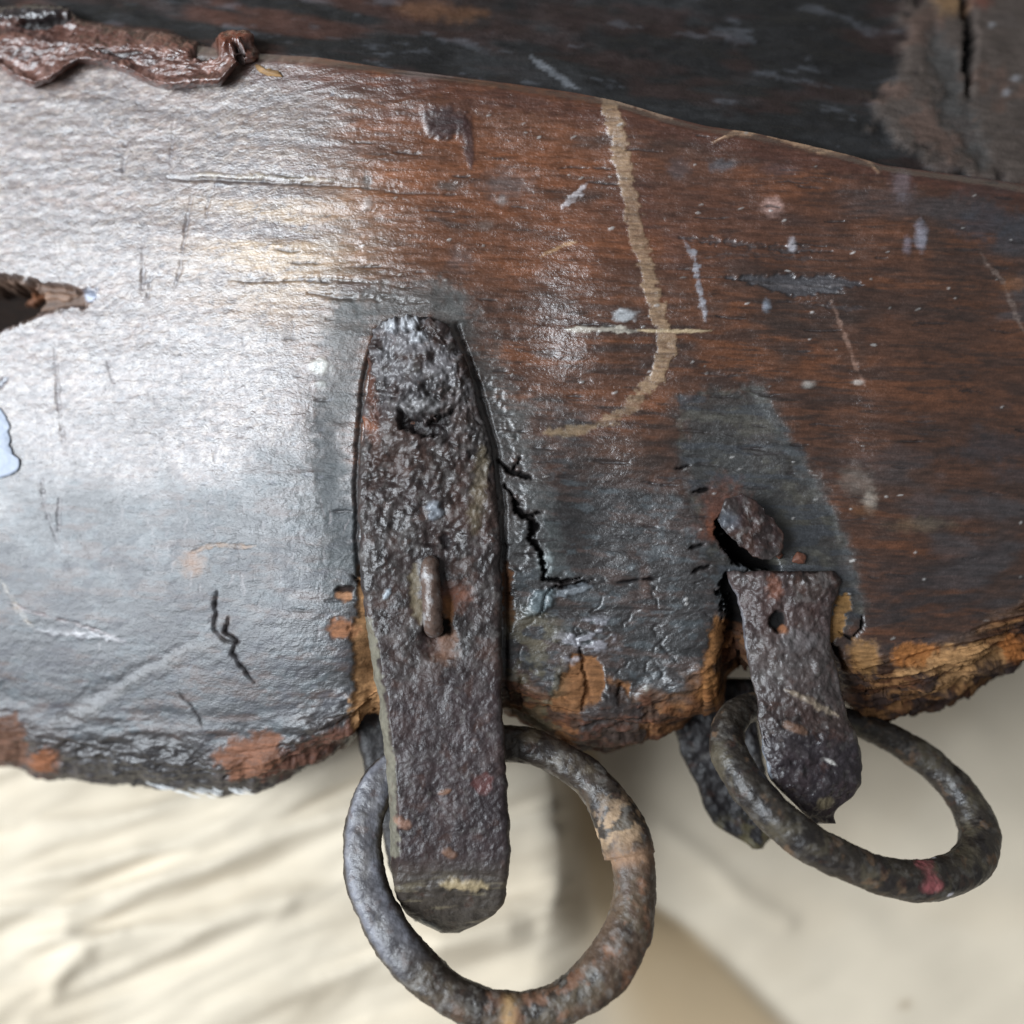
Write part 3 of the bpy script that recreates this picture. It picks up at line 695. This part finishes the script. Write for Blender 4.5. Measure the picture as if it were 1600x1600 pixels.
def paint_left(cc):
    X, Y = cc.X, cc.Y
    iron_paint(cc, .45, .75, 600)
    cc.mix(ss(720, 520, Y) * .55 * ss(.35, .6, fbm(X, Y, 16, 16, 4, 641)), (128, 126, 128), .3)  # window glints on the strap top painted as paler grey
    cc.mix(ss(1000, 1100, Y) * .5, (50, 38, 40), .42)
    cc.mix(ss(1190, 1250, Y) * ss(1360, 1290, Y) * .6 * ss(.4, .55, fbm(X, Y, 30, 30, 4, 647)), (30, 22, 24))
    cc.mix(ss(1330, 1380, Y) * .7, (64, 58, 50), .5)
    cc.mix(ss(1350, 1400, Y) * ss(.55, .68, fbm(X, Y, 60, 8, 4, 653, rot=-4)) * .6, (112, 102, 82))
    cc.line([(628, 642), (640, 662), (665, 672), (692, 664), (706, 645)], 10, (20, 12, 12), .85, 20, .5, soft=5, jit=12)  # crescent of shade under the nail boss painted dark, with a groove
    cc.line([(625, 634), (645, 640), (668, 636), (690, 632)], 8, (150, 148, 148), .5, -9, .25, soft=7, jit=10)
    cc.blob(640, 628, 34, 14, None, 0, -6); cc.blob(650, 575, 66, 64, None, 0, -11, soft=.6)
    cc.line([(560, 650), (585, 690), (575, 560)], 6, (96, 56, 38), .5, 0, soft=8)
    for (x, y) in ((640, 508), (655, 528), (612, 512)): cc.blob(x, y, 12, 10, (170, 172, 176), .7, -5, .2)  # white glint speckles painted on small bumps
    cc.blob(710, 935, 26, 22, (112, 68, 48), .75, 3, .75, soft=.5); cc.blob(700, 955, 8, 22, (146, 98, 56), .7, 2, .8, soft=.5)
    cc.blob(692, 1010, 20, 28, (104, 72, 52), .7, 4, .7, soft=.6); cc.blob(684, 978, 17, 14, (10, 7, 6), .97, 12, .8); cc.blob(672, 1005, 14, 20, (44, 32, 32), .6, 6, .5, soft=.6)  # rust around the pin; the hole's shadow below it painted black
    cc.line([(648, 885), (645, 930), (655, 975)], 6, (108, 96, 74), .7, 2, .6, soft=4)
    cc.line([(610, 920), (600, 935)], 4, (150, 160, 168), .7, -3, .2); cc.blob(698, 845, 9, 14, (26, 20, 22), .8, 7, .5); cc.blob(680, 800, 12, 14, (150, 156, 164), .6, -6, .25); cc.blob(692, 840, 30, 16, None, 0, 6)
    cc.line([(755, 700), (748, 760), (742, 830)], 8, (104, 92, 70), .5, 0, .6, soft=10)
    cc.line([(572, 975), (588, 1050), (602, 1150), (609, 1230), (614, 1330)], 8, (112, 108, 94), .8, 0, .5, soft=4, jit=6, taper=False)
    cc.blob(628, 1285, 14, 8, (150, 112, 92), .6, -2, .6, rot=35); cc.blob(700, 1332, 12, 7, (112, 78, 56), .6, -2, .7, rot=30); cc.blob(694, 1238, 9, 4, (128, 88, 60), .5, -1, rot=-20); cc.blob(757, 1224, 14, 14, (92, 50, 46), .6, 0)
    cc.line([(646, 1440), (672, 1449), (690, 1452)], 5, (170, 172, 166), .7, -2, .2, soft=3); cc.line([(690, 1380), (730, 1384), (760, 1386)], 6, (176, 156, 120), .6, -3, .5, soft=5)  # light-catching rim at the strap end painted whitish
    cc.line([(560, 655), (585, 670)], 6, (128, 76, 48), .6, 0, soft=6)
def disp_left(x, y):
    k = 1 - .72 * ss(620, 1000, y)
    return ((fbm(x, y, 34, 34, 4, 661) - .5) * 24 + (fbm(x, y, 9, 7, 3, 667, rot=-35) - .5) * 8) * k + (fbm(x, y, 60, 12, 4, 671) - .5) * 7 * ss(1340, 1390, y)
s1 = strap('iron_strap', LL, LR, 500, 1458, h_left, 22, lambda y: 15 * ss(960, 1010, y) * ss(1390, 1340, y) + 1e-3, paint_left, root, disp_left,
           label='long rust-pitted iron strap with rounded top and a bent pin through it')
# rear leg of the left loop
def h_leg1(x, y): return -92 - 20 * ss(1440, 1250, y) + 0 * x
def paint_dark(cc): iron_paint(cc, .3, .3, 700); cc.mix(np.ones(cc.X.shape) * .75, (16, 15, 16), .5)  # iron colour darkened to paint in the shade behind the strap
strap('rear_leg', [(1040, 552), (1150, 557), (1225, 572), (1300, 596), (1380, 614), (1440, 650)], [(1040, 730), (1440, 720)], 1040, 1440, h_leg1, 16, lambda y: y * 0 + 1e-3, paint_dark, s1,
      lambda x, y: (fbm(x, y, 20, 20, 3, 711) - .5) * 8, step=4, nu=40)
# bent pin through the left strap
def tube(name, pts, rad, mat, parent, color, rough, closed=False, nseg=200, nr=30, amp=3, seed=800, paint=None, radf=None, flat=1.0, sq=0.0):
    """pts: list of (px, py, h) of the centre line; swept with a lumpy round section"""
    P = np.array(pts, float); n = len(P)
    t = np.linspace(0, n if closed else n - 1, nseg, endpoint=not closed)
    def cr_(p, t):
        i = np.floor(t).astype(int); f = (t - i)[:, None]
        if closed: g = lambda k: p[(i + k) % n]
        else: g = lambda k: p[np.clip(i + k, 0, n - 1)]
        a, b, c, d = g(-1), g(0), g(1), g(2)
        return .5 * ((2 * b) + (-a + c) * f + (2 * a - 5 * b + 4 * c - d) * f ** 2 + (-a + 3 * b - 3 * c + d) * f ** 3)
    C = cr_(P, t)
    Wc = W(C[:, 0], C[:, 1], C[:, 2])
    if closed:
        T = np.roll(Wc, -1, 0) - np.roll(Wc, 1, 0)
    else:
        T = np.gradient(Wc, axis=0)
    T /= np.linalg.norm(T, axis=1, keepdims=True)
    # reference normal: the plane's normal
    if closed:
        cen = Wc.mean(0); u_, s_, vt = np.linalg.svd(Wc - cen); ref = vt[2]; ref = ref * np.sign(ref[2])
    else: ref = np.array([0, 0, 1.0])
    B = np.cross(T, ref); B /= np.linalg.norm(B, axis=1, keepdims=True); Nn = np.cross(B, T)
    a = np.linspace(0, 2 * math.pi, nr, endpoint=False)
    r = (np.interp(t, np.arange(n + 1), np.r_[rad, rad[0]]) if closed and np.ndim(rad) else (np.interp(t, np.arange(n), rad) if np.ndim(rad) else np.full(len(t), rad)))
    if not closed:
        e = np.minimum(np.arange(nseg), np.arange(nseg)[::-1]) * (np.linalg.norm(C[1] - C[0]) + .01) / r.mean()
        r = r * np.sqrt(np.clip(1 - (1 - np.clip(e, 0, 1)) ** 2, .01, 1))
    ca, sa = np.cos(a), np.sin(a)
    if sq: k = 1 / (np.abs(ca) ** (2 + sq) + np.abs(sa) ** (2 + sq)) ** (1 / (2 + sq)); ca = ca * k; sa = sa * k
    arc = np.r_[0, np.cumsum(np.linalg.norm(np.diff(C, axis=0), axis=1))]
    tot = arc[-1] + (np.linalg.norm(C[0] - C[-1]) if closed else 0)
    A = np.repeat(arc[:, None], nr, 1); G = np.repeat(a[None], nseg, 0)
    P0 = (Wc[:, None] + (B[:, None] * ca[None, :, None] + Nn[:, None] * sa[None, :, None]) * (r[:, None, None] * S)) / S + 4000
    def nz(w, sd): return (fbm3(P0, w, 4, sd) - .5) * 1.3
    rr = r[:, None] + nz(26, seed) * amp * 2.4 + nz(90, seed + 21) * amp * 2
    if radf is not None: rr = rr + radf(arc / tot, a)
    Pm = Wc[:, None] + (B[:, None] * ca[None, :, None] + Nn[:, None] * sa[None, :, None] * flat) * (rr * S)[..., None]
    cc = Canvas(A, G * r.mean(), color, rough)
    # screen-free paint coordinates: the centre line's own plan position
    cc.PX = np.repeat(C[:, 0:1], nr, 1) + B[:, 0:1] / 1 * ca[None] * r.mean(); cc.PY = np.repeat(C[:, 1:2], nr, 1) - B[:, 1:2] * ca[None] * r.mean()
    cc.up = sa[None] + 0 * A; cc.nz = nz; cc.t = A / tot
    if paint: paint(cc)
    dd = nz(7, seed + 41) * amp * .9
    return grid_mesh(name, Pm, mat, parent, cc.c, cc.r, dd + cc.d, wrap=True, flip=False, cap=not closed) if not closed else close_tube(name, Pm, mat, parent, cc, dd)
def close_tube(name, Pm, mat, parent, cc, dd):
    P2 = np.concatenate([Pm, Pm[:1]], 0); c2_ = np.concatenate([cc.c, cc.c[:1]], 0); r2_ = np.concatenate([cc.r, cc.r[:1]], 0); d2_ = np.concatenate([dd + cc.d, (dd + cc.d)[:1]], 0)
    return grid_mesh(name, P2, mat, parent, c2_, r2_, d2_, wrap=True, flip=False)
hp0 = float(h_left(np.array(670.), np.array(930.)))
def pin_paint(cc):
    cc.mix(ss(.05, .2, cc.nz(12, 812)) * .7, (150, 148, 148), .2); cc.mix(ss(-.02, -.16, cc.nz(14, 822)) * .6, (62, 44, 34), .5)  # shine on the pin mixed in as pale grey, plus rust
tube('bent_pin', [(676, 876, hp0 - 6), (672, 884, hp0 + 10), (672, 905, hp0 + 15), (675, 930, hp0 + 17), (676, 955, hp0 + 17), (677, 972, hp0 + 14), (678, 982, hp0 + 2), (678, 984, hp0 - 10)], 13.5, m_iron, s1, (84, 68, 60), .25, nseg=60, nr=24, amp=2.6, seed=810, paint=pin_paint)

# right strap
RL = [(896, 1138), (905, 1140), (930, 1150), (970, 1161), (1010, 1165), (1060, 1175), (1120, 1185), (1170, 1190), (1215, 1200), (1235, 1216), (1255, 1238), (1270, 1252), (1286, 1272)]
RR = [(896, 1306), (905, 1314), (920, 1312), (950, 1301), (1000, 1298), (1040, 1305), (1080, 1315), (1120, 1325), (1150, 1339), (1190, 1348), (1220, 1346), (1245, 1335), (1262, 1310), (1276, 1301), (1286, 1305)]
def h_right(x, y):
    h = h_panel(1230 + 0 * x, np.minimum(y, 980)) + 22 + .12 * np.clip(y - 960, 0, 200)
    h = h - 14 * ((x - 1235) / 80) ** 2
    t = np.clip((y - 1190) / 110, 0, .99)
    return h - 60 * (1 - np.sqrt(1 - t * t))
def paint_right(cc):
    X, Y = cc.X, cc.Y
    iron_paint(cc, .3, .55, 720)
    cc.mix(ss(.3, .6, fbm(X, Y, 70, 70, 3, 731)) * .45 * ss(1080, 960, Y), (70, 54, 52), .5)
    cc.mix(ss(960, 1050, Y) * ss(1130, 1050, Y) * .4, (84, 78, 76), .4)
    cc.mix(ss(1120, 1170, Y) * .4, (40, 34, 42), .38)
    cc.blob(1215, 971, 14, 17, (2, 1, 1), 1, 12, 1.0, soft=.15, fj=.4); cc.blob(1225, 984, 8, 7, (130, 84, 54), .8, 1, .8)  # nail hole is a shallow pit, its inner shade painted black
    cc.line([(1225, 1078), (1270, 1098), (1310, 1118)], 4, (148, 132, 112), .5, -2, .5); cc.blob(1245, 1138, 20, 6, (112, 80, 58), .5, -1, .7, rot=20); cc.blob(1298, 1190, 10, 3, (190, 186, 180), .8, -1, rot=30); cc.blob(1250, 1000, 30, 20, (90, 86, 86), .5, 0)
    cc.blob(1210, 920, 14, 20, (122, 74, 52), .5, 0, .7); cc.line([(1140, 905), (1160, 970), (1166, 1030)], 3, (110, 112, 118), .5, -1, .3); cc.blob(1290, 1255, 14, 10, (120, 108, 84), .7, -2)
    cc.line([(1188, 1150), (1192, 1190), (1204, 1215)], 3, (150, 158, 168), .6, -1, .3)
def disp_right(x, y): return (fbm(x, y, 26, 26, 4, 741) - .5) * 13 + (fbm(x, y, 7, 7, 3, 747) - .5) * 4 + (fbm(x, y, 12, 12, 3, 749) - .5) * 9 * ss(1000, 900, y)
s2 = strap('iron_strap', RL, RR, 893, 1287, h_right, 15, lambda y: y * 0 + 1e-3, paint_right, root, disp_right, nu=90, edge=6,
           label='short broken iron strap with flared top edge and one nail hole')
def h_leg2(x, y): return -150 + .1 * (y - 1200) + 0 * x
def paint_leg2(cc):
    iron_paint(cc, .15, .3, 760); cc.mix(np.ones(cc.X.shape) * .7, (18, 19, 22), .55); cc.mix(ss(1265, 1300, cc.Y) * ss(.45, .6, fbm(cc.X, cc.Y, 16, 16, 3, 765)) * .7, (96, 88, 62))  # rear leg's shadow painted into the iron as near-black
strap('rear_leg', [(1060, 1030), (1145, 1055), (1185, 1064), (1220, 1085), (1270, 1101), (1290, 1116), (1305, 1142), (1318, 1165), (1326, 1178)], [(1060, 1180), (1145, 1185), (1220, 1200), (1290, 1208), (1304, 1212), (1310, 1204), (1318, 1196), (1326, 1188)], 1060, 1326,
      h_leg2, 18, lambda y: y * 0 + 1e-3, paint_leg2, s2, lambda x, y: (fbm(x, y, 20, 20, 4, 771) - .5) * 14, step=2.5, nu=70)

# loose nail head lifted off the wood above the right strap
def nail_paint(cc):
    iron_paint(cc, .55, .6, 780); cc.blob(1140, 815, 16, 14, (92, 98, 106), .5, 0, .3, soft=.6)
hn0 = float(h_panel(1170, 820))
slab_obj('nail_head', [(1122, 806), (1128, 790), (1148, 772), (1164, 772), (1190, 792), (1216, 820), (1226, 840), (1220, 864), (1204, 874), (1182, 872), (1160, 856), (1138, 836), (1126, 820)],
         lambda x, y: hn0 + 34 + 0 * x, 14, mat=m_iron, parent=root, color=(48, 34, 32), rough=.4, seed=9, n=26, dome=4, amp=9, paint=nail_paint, tilty=.12, tiltx=-.1)
tube('nail_shank', [(1186, 812, hn0 - 30), (1180, 814, hn0), (1174, 818, hn0 + 32)], 11, m_iron, root, (60, 40, 34), .5, nseg=24, nr=16, amp=1, seed=850)
cvs = [(1215, 866, 12, 8), (1250, 872, 14, 10)]
for i, (x, y, a, b) in enumerate(cvs):
    slab_obj('rust_flake', [(x - a, y), (x - a * .5, y - b), (x + a * .6, y - b * .8), (x + a, y + b * .2), (x + a * .4, y + b), (x - a * .6, y + b * .8)], lambda x_, y_: h_panel(x_, y_) + 8 + 0 * x_, 14, mat=m_iron, parent=root, color=(96, 58, 42), rough=.6, seed=30 + i, n=8, dome=6, amp=4)

# ------------------------------------------------------------------ rings
def ring1_paint(cc):
    n = cc.nz
    cc.mix(ss(.0, .2, n(40, 902)) * .8, (78, 67, 52), .45); cc.mix(ss(.0, .16, n(24, 909)) * .8, (30, 24, 22), .36)
    cc.mix(ss(.5, .62, cc.t) * .4, (44, 35, 27), .4)
    right = ss(.16, .3, cc.t) * ss(.62, .45, cc.t)
    cc.mix(right * ss(-.12, .12, n(50, 915)) * .5, (98, 76, 58), .6); cc.mix(right * ss(.08, .2, n(28, 921)) * .55, (120, 82, 58), .7)
    cc.mix(ss(.12, .24, n(14, 927)) * .4, (116, 112, 106), .35)
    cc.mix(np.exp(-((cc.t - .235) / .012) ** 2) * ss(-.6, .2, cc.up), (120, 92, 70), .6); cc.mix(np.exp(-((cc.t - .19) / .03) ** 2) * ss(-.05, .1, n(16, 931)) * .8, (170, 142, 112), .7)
    cc.mix(ss(.6, .68, cc.t) * ss(.95, .85, cc.t) * ss(.35, .0, np.abs(cc.up - .8)) * .5, (140, 142, 152), .3)  # highlight stripe down the ring's left side painted pale
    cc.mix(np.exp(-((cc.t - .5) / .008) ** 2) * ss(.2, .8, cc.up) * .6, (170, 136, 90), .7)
ring1_c = [(765, 1163), (830, 1168), (895, 1198), (948, 1248), (982, 1312), (992, 1390), (978, 1462), (940, 1522), (885, 1563), (820, 1580), (745, 1572), (675, 1532), (622, 1478), (585, 1412), (567, 1345), (572, 1275), (604, 1212), (680, 1174)]
def ring1_h(x, y): return 14 + .29 * (y - 1370) + .03 * (x - 780)
rr1 = [29, 29, 29, 31, 33, 33, 38, 40, 33, 29, 31, 33, 32, 31, 31, 30, 29, 29]
def flake(t, a):
    m = ss(.13, .2, t) * (t < .232)
    return (m[:, None] * (6 + 4 * np.cos(a)[None]))
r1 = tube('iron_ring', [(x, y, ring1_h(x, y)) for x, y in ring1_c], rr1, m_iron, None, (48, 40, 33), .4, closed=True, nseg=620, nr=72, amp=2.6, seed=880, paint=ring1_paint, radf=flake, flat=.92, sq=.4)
tag(r1, 'large round rusty iron ring hanging from the long left strap, crusted brown on one side', 'ring', 'iron rings hanging from the straps')

def ring2_paint(cc):
    n = cc.nz
    cc.mix(ss(.0, .2, n(36, 952)) * .7, (74, 67, 53), .42); cc.mix(ss(.02, .16, n(20, 959)) * .8, (28, 24, 23), .36)
    cc.mix(ss(.15, .26, n(24, 965)) * .5, (104, 80, 58), .6); cc.mix(ss(.12, .24, n(12, 971)) * .3, (104, 100, 94), .32)
    q = np.hypot((cc.t - pk_t) / .019, (cc.up - .8) / .3) + .7 * n(8, 977)
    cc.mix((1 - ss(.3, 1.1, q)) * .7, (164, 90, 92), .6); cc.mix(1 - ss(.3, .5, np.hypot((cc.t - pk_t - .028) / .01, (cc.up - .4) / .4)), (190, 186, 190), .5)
ring2_c = [(1300, 1118), (1240, 1102), (1180, 1103), (1142, 1128), (1137, 1170), (1162, 1218), (1205, 1268), (1262, 1315), (1330, 1350), (1400, 1372), (1465, 1374), (1515, 1350), (1530, 1305), (1508, 1250), (1462, 1200), (1405, 1160), (1352, 1135)]
pk_t = .565
def ring2_h(x, y):
    d = -(x - 1335) * .5 + (y - 1245) * .865
    return -22 + .95 * d
rr2 = [20, 22, 24, 26, 27, 28, 28, 28, 28, 29, 32, 34, 33, 29, 25, 23, 20]
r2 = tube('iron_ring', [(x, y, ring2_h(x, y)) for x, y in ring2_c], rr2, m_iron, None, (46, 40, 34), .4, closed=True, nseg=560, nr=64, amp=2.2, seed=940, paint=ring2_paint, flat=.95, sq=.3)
tag(r2, 'smaller tilted iron ring with a pink paint smear, hanging from the short right strap', 'ring', 'iron rings hanging from the straps')

# ------------------------------------------------------------------ wisps of white fibre under the left edge
rs = np.random.RandomState(44)
bm_v, bm_f = [], []
for k in range(46):
    x = rs.choice([rs.uniform(40, 100), rs.uniform(180, 300), rs.uniform(230, 390), rs.uniform(300, 390)]); y = float(interp(x, BOTTOM)) + rs.uniform(-14, 0)
    L = rs.uniform(14, 34); a = rs.uniform(.2, .8); h = float(h_panel(x, 1150)) - 100 + rs.uniform(0, 30)
    base = len(bm_v); r = rs.uniform(.8, 1.6); n = 6
    for i in range(n + 1):
        t = i / n; cx = x + L * t * math.cos(a) ; cy = y + L * .45 * math.sin(a) * t * (1.6 - t); rrd = r * (1 - .8 * t)
        for q in range(4):
            an = q * math.pi / 2
            f = (D - h) / D
            bm_v.append((((cx + rrd * math.cos(an) * .3 - 800) * f * S), ((800 - cy - rrd * math.cos(an)) * f * S), (h + 8 * t + rrd * math.sin(an)) * S))
    for i in range(n):
        for q in range(4):
            bm_f.append((base + i * 4 + q, base + i * 4 + (q + 1) % 4, base + (i + 1) * 4 + (q + 1) % 4, base + (i + 1) * 4 + q))
me = bpy.data.meshes.new('white_fibres'); me.from_pydata(bm_v, [], bm_f); me.materials.append(m_white)
fo = bpy.data.objects.new('white_fibres', me); col.objects.link(fo); fo.parent = root; fo['kind'] = 'stuff'

# ------------------------------------------------------------------ the cloth
xc = np.arange(-1400, 3200, 9.0); yc = np.arange(-1100, 3300, 9.0)
XC, YC = np.meshgrid(xc, yc)
Lx = smooth_interp(YC, [(-1100, 820), (900, 830), (1150, 850), (1250, 868), (1350, 880), (1450, 850), (1600, 815), (3300, 640)], 30)
Rx = smooth_interp(YC, [(-1100, 900), (900, 905), (1150, 930), (1300, 965), (1400, 1005), (1450, 1085), (1500, 1140), (1600, 1245), (1800, 1430), (3300, 2600)], 14)
tt = np.clip((XC - Lx) / (Rx - Lx), 0, 1); step_ = tt ** 1.15 * (1.0); 
HC = -440 - 125 * step_
leftm = 1 - ss(0, .35, tt)
def ridge(w1, w2, sd, rot): return 1 - np.abs(fbm(XC + 60 * (fbm(XC, YC, 300, 300, 2, sd + 50) - .5), YC, w1, w2, 3, sd, rot=rot) - .5) * 4
HC += leftm * .85 * (ridge(700, 120, 1001, -18) * 46 + ridge(420, 60, 1011, -24) * 20 + (fbm(XC, YC, 200, 38, 3, 1021, rot=-12) - .5) * 30)
for (p, w, a) in (([(0, 1470), (200, 1475), (350, 1440), (470, 1400), (560, 1395)], 22, 26), ([(-50, 1430), (150, 1420), (330, 1350), (520, 1270)], 16, 20), ([(-50, 1385), (120, 1360), (300, 1310), (440, 1250)], 14, 14), ([(0, 1290), (150, 1280), (300, 1255)], 14, 12), ([(60, 1570), (110, 1500), (150, 1480)], 16, 16), ([(640, 1480), (760, 1460), (840, 1450)], 24, 26), ([(850, 1230), (868, 1320), (850, 1400)], 30, 18)):
    d, t_ = seg_dist(XC + (fbm(XC, YC, 90, 90, 2, 1031) - .5) * 24, YC, p); HC += a * np.exp(-(d / w) ** 2) * np.clip(np.minimum(t_, 1 - t_) * 5, 0, 1)
rightm = ss(.9, 1, tt)
HC += rightm * ((fbm(XC, YC, 320, 200, 3, 1041, rot=30) - .5) * 34 + (fbm(XC, YC, 120, 50, 2, 1043, rot=-25) - .5) * 7)
HC += rightm * 8 * np.exp(-(seg_dist(XC, YC, [(1040, 1300), (1110, 1350), (1160, 1400), (1230, 1440)])[0] / 16) ** 2)
cl = Canvas(XC, YC, (204, 192, 172), .9)
cl.mix(ss(.45, .65, fbm(XC, YC, 260, 160, 3, 1051)) * .3, (186, 170, 146)); cl.mix(rightm * .25, (204, 190, 168))
cl.mix(ss(0.05, .55, tt) * (1 - rightm) * .7, (168, 140, 100))  # shaded side of the fold painted tan
cl.blob(1415, 1570, 12, 9, (150, 130, 104), .5, 0, soft=.6)
cloth = grid_mesh('cloth', W(XC, YC, HC), m_cloth, None, cl.c, cl.r, None, flip=True)
tag(cloth, 'creased off-white cotton cloth spread under the board and rings, with fold shade painted tan', 'cloth')
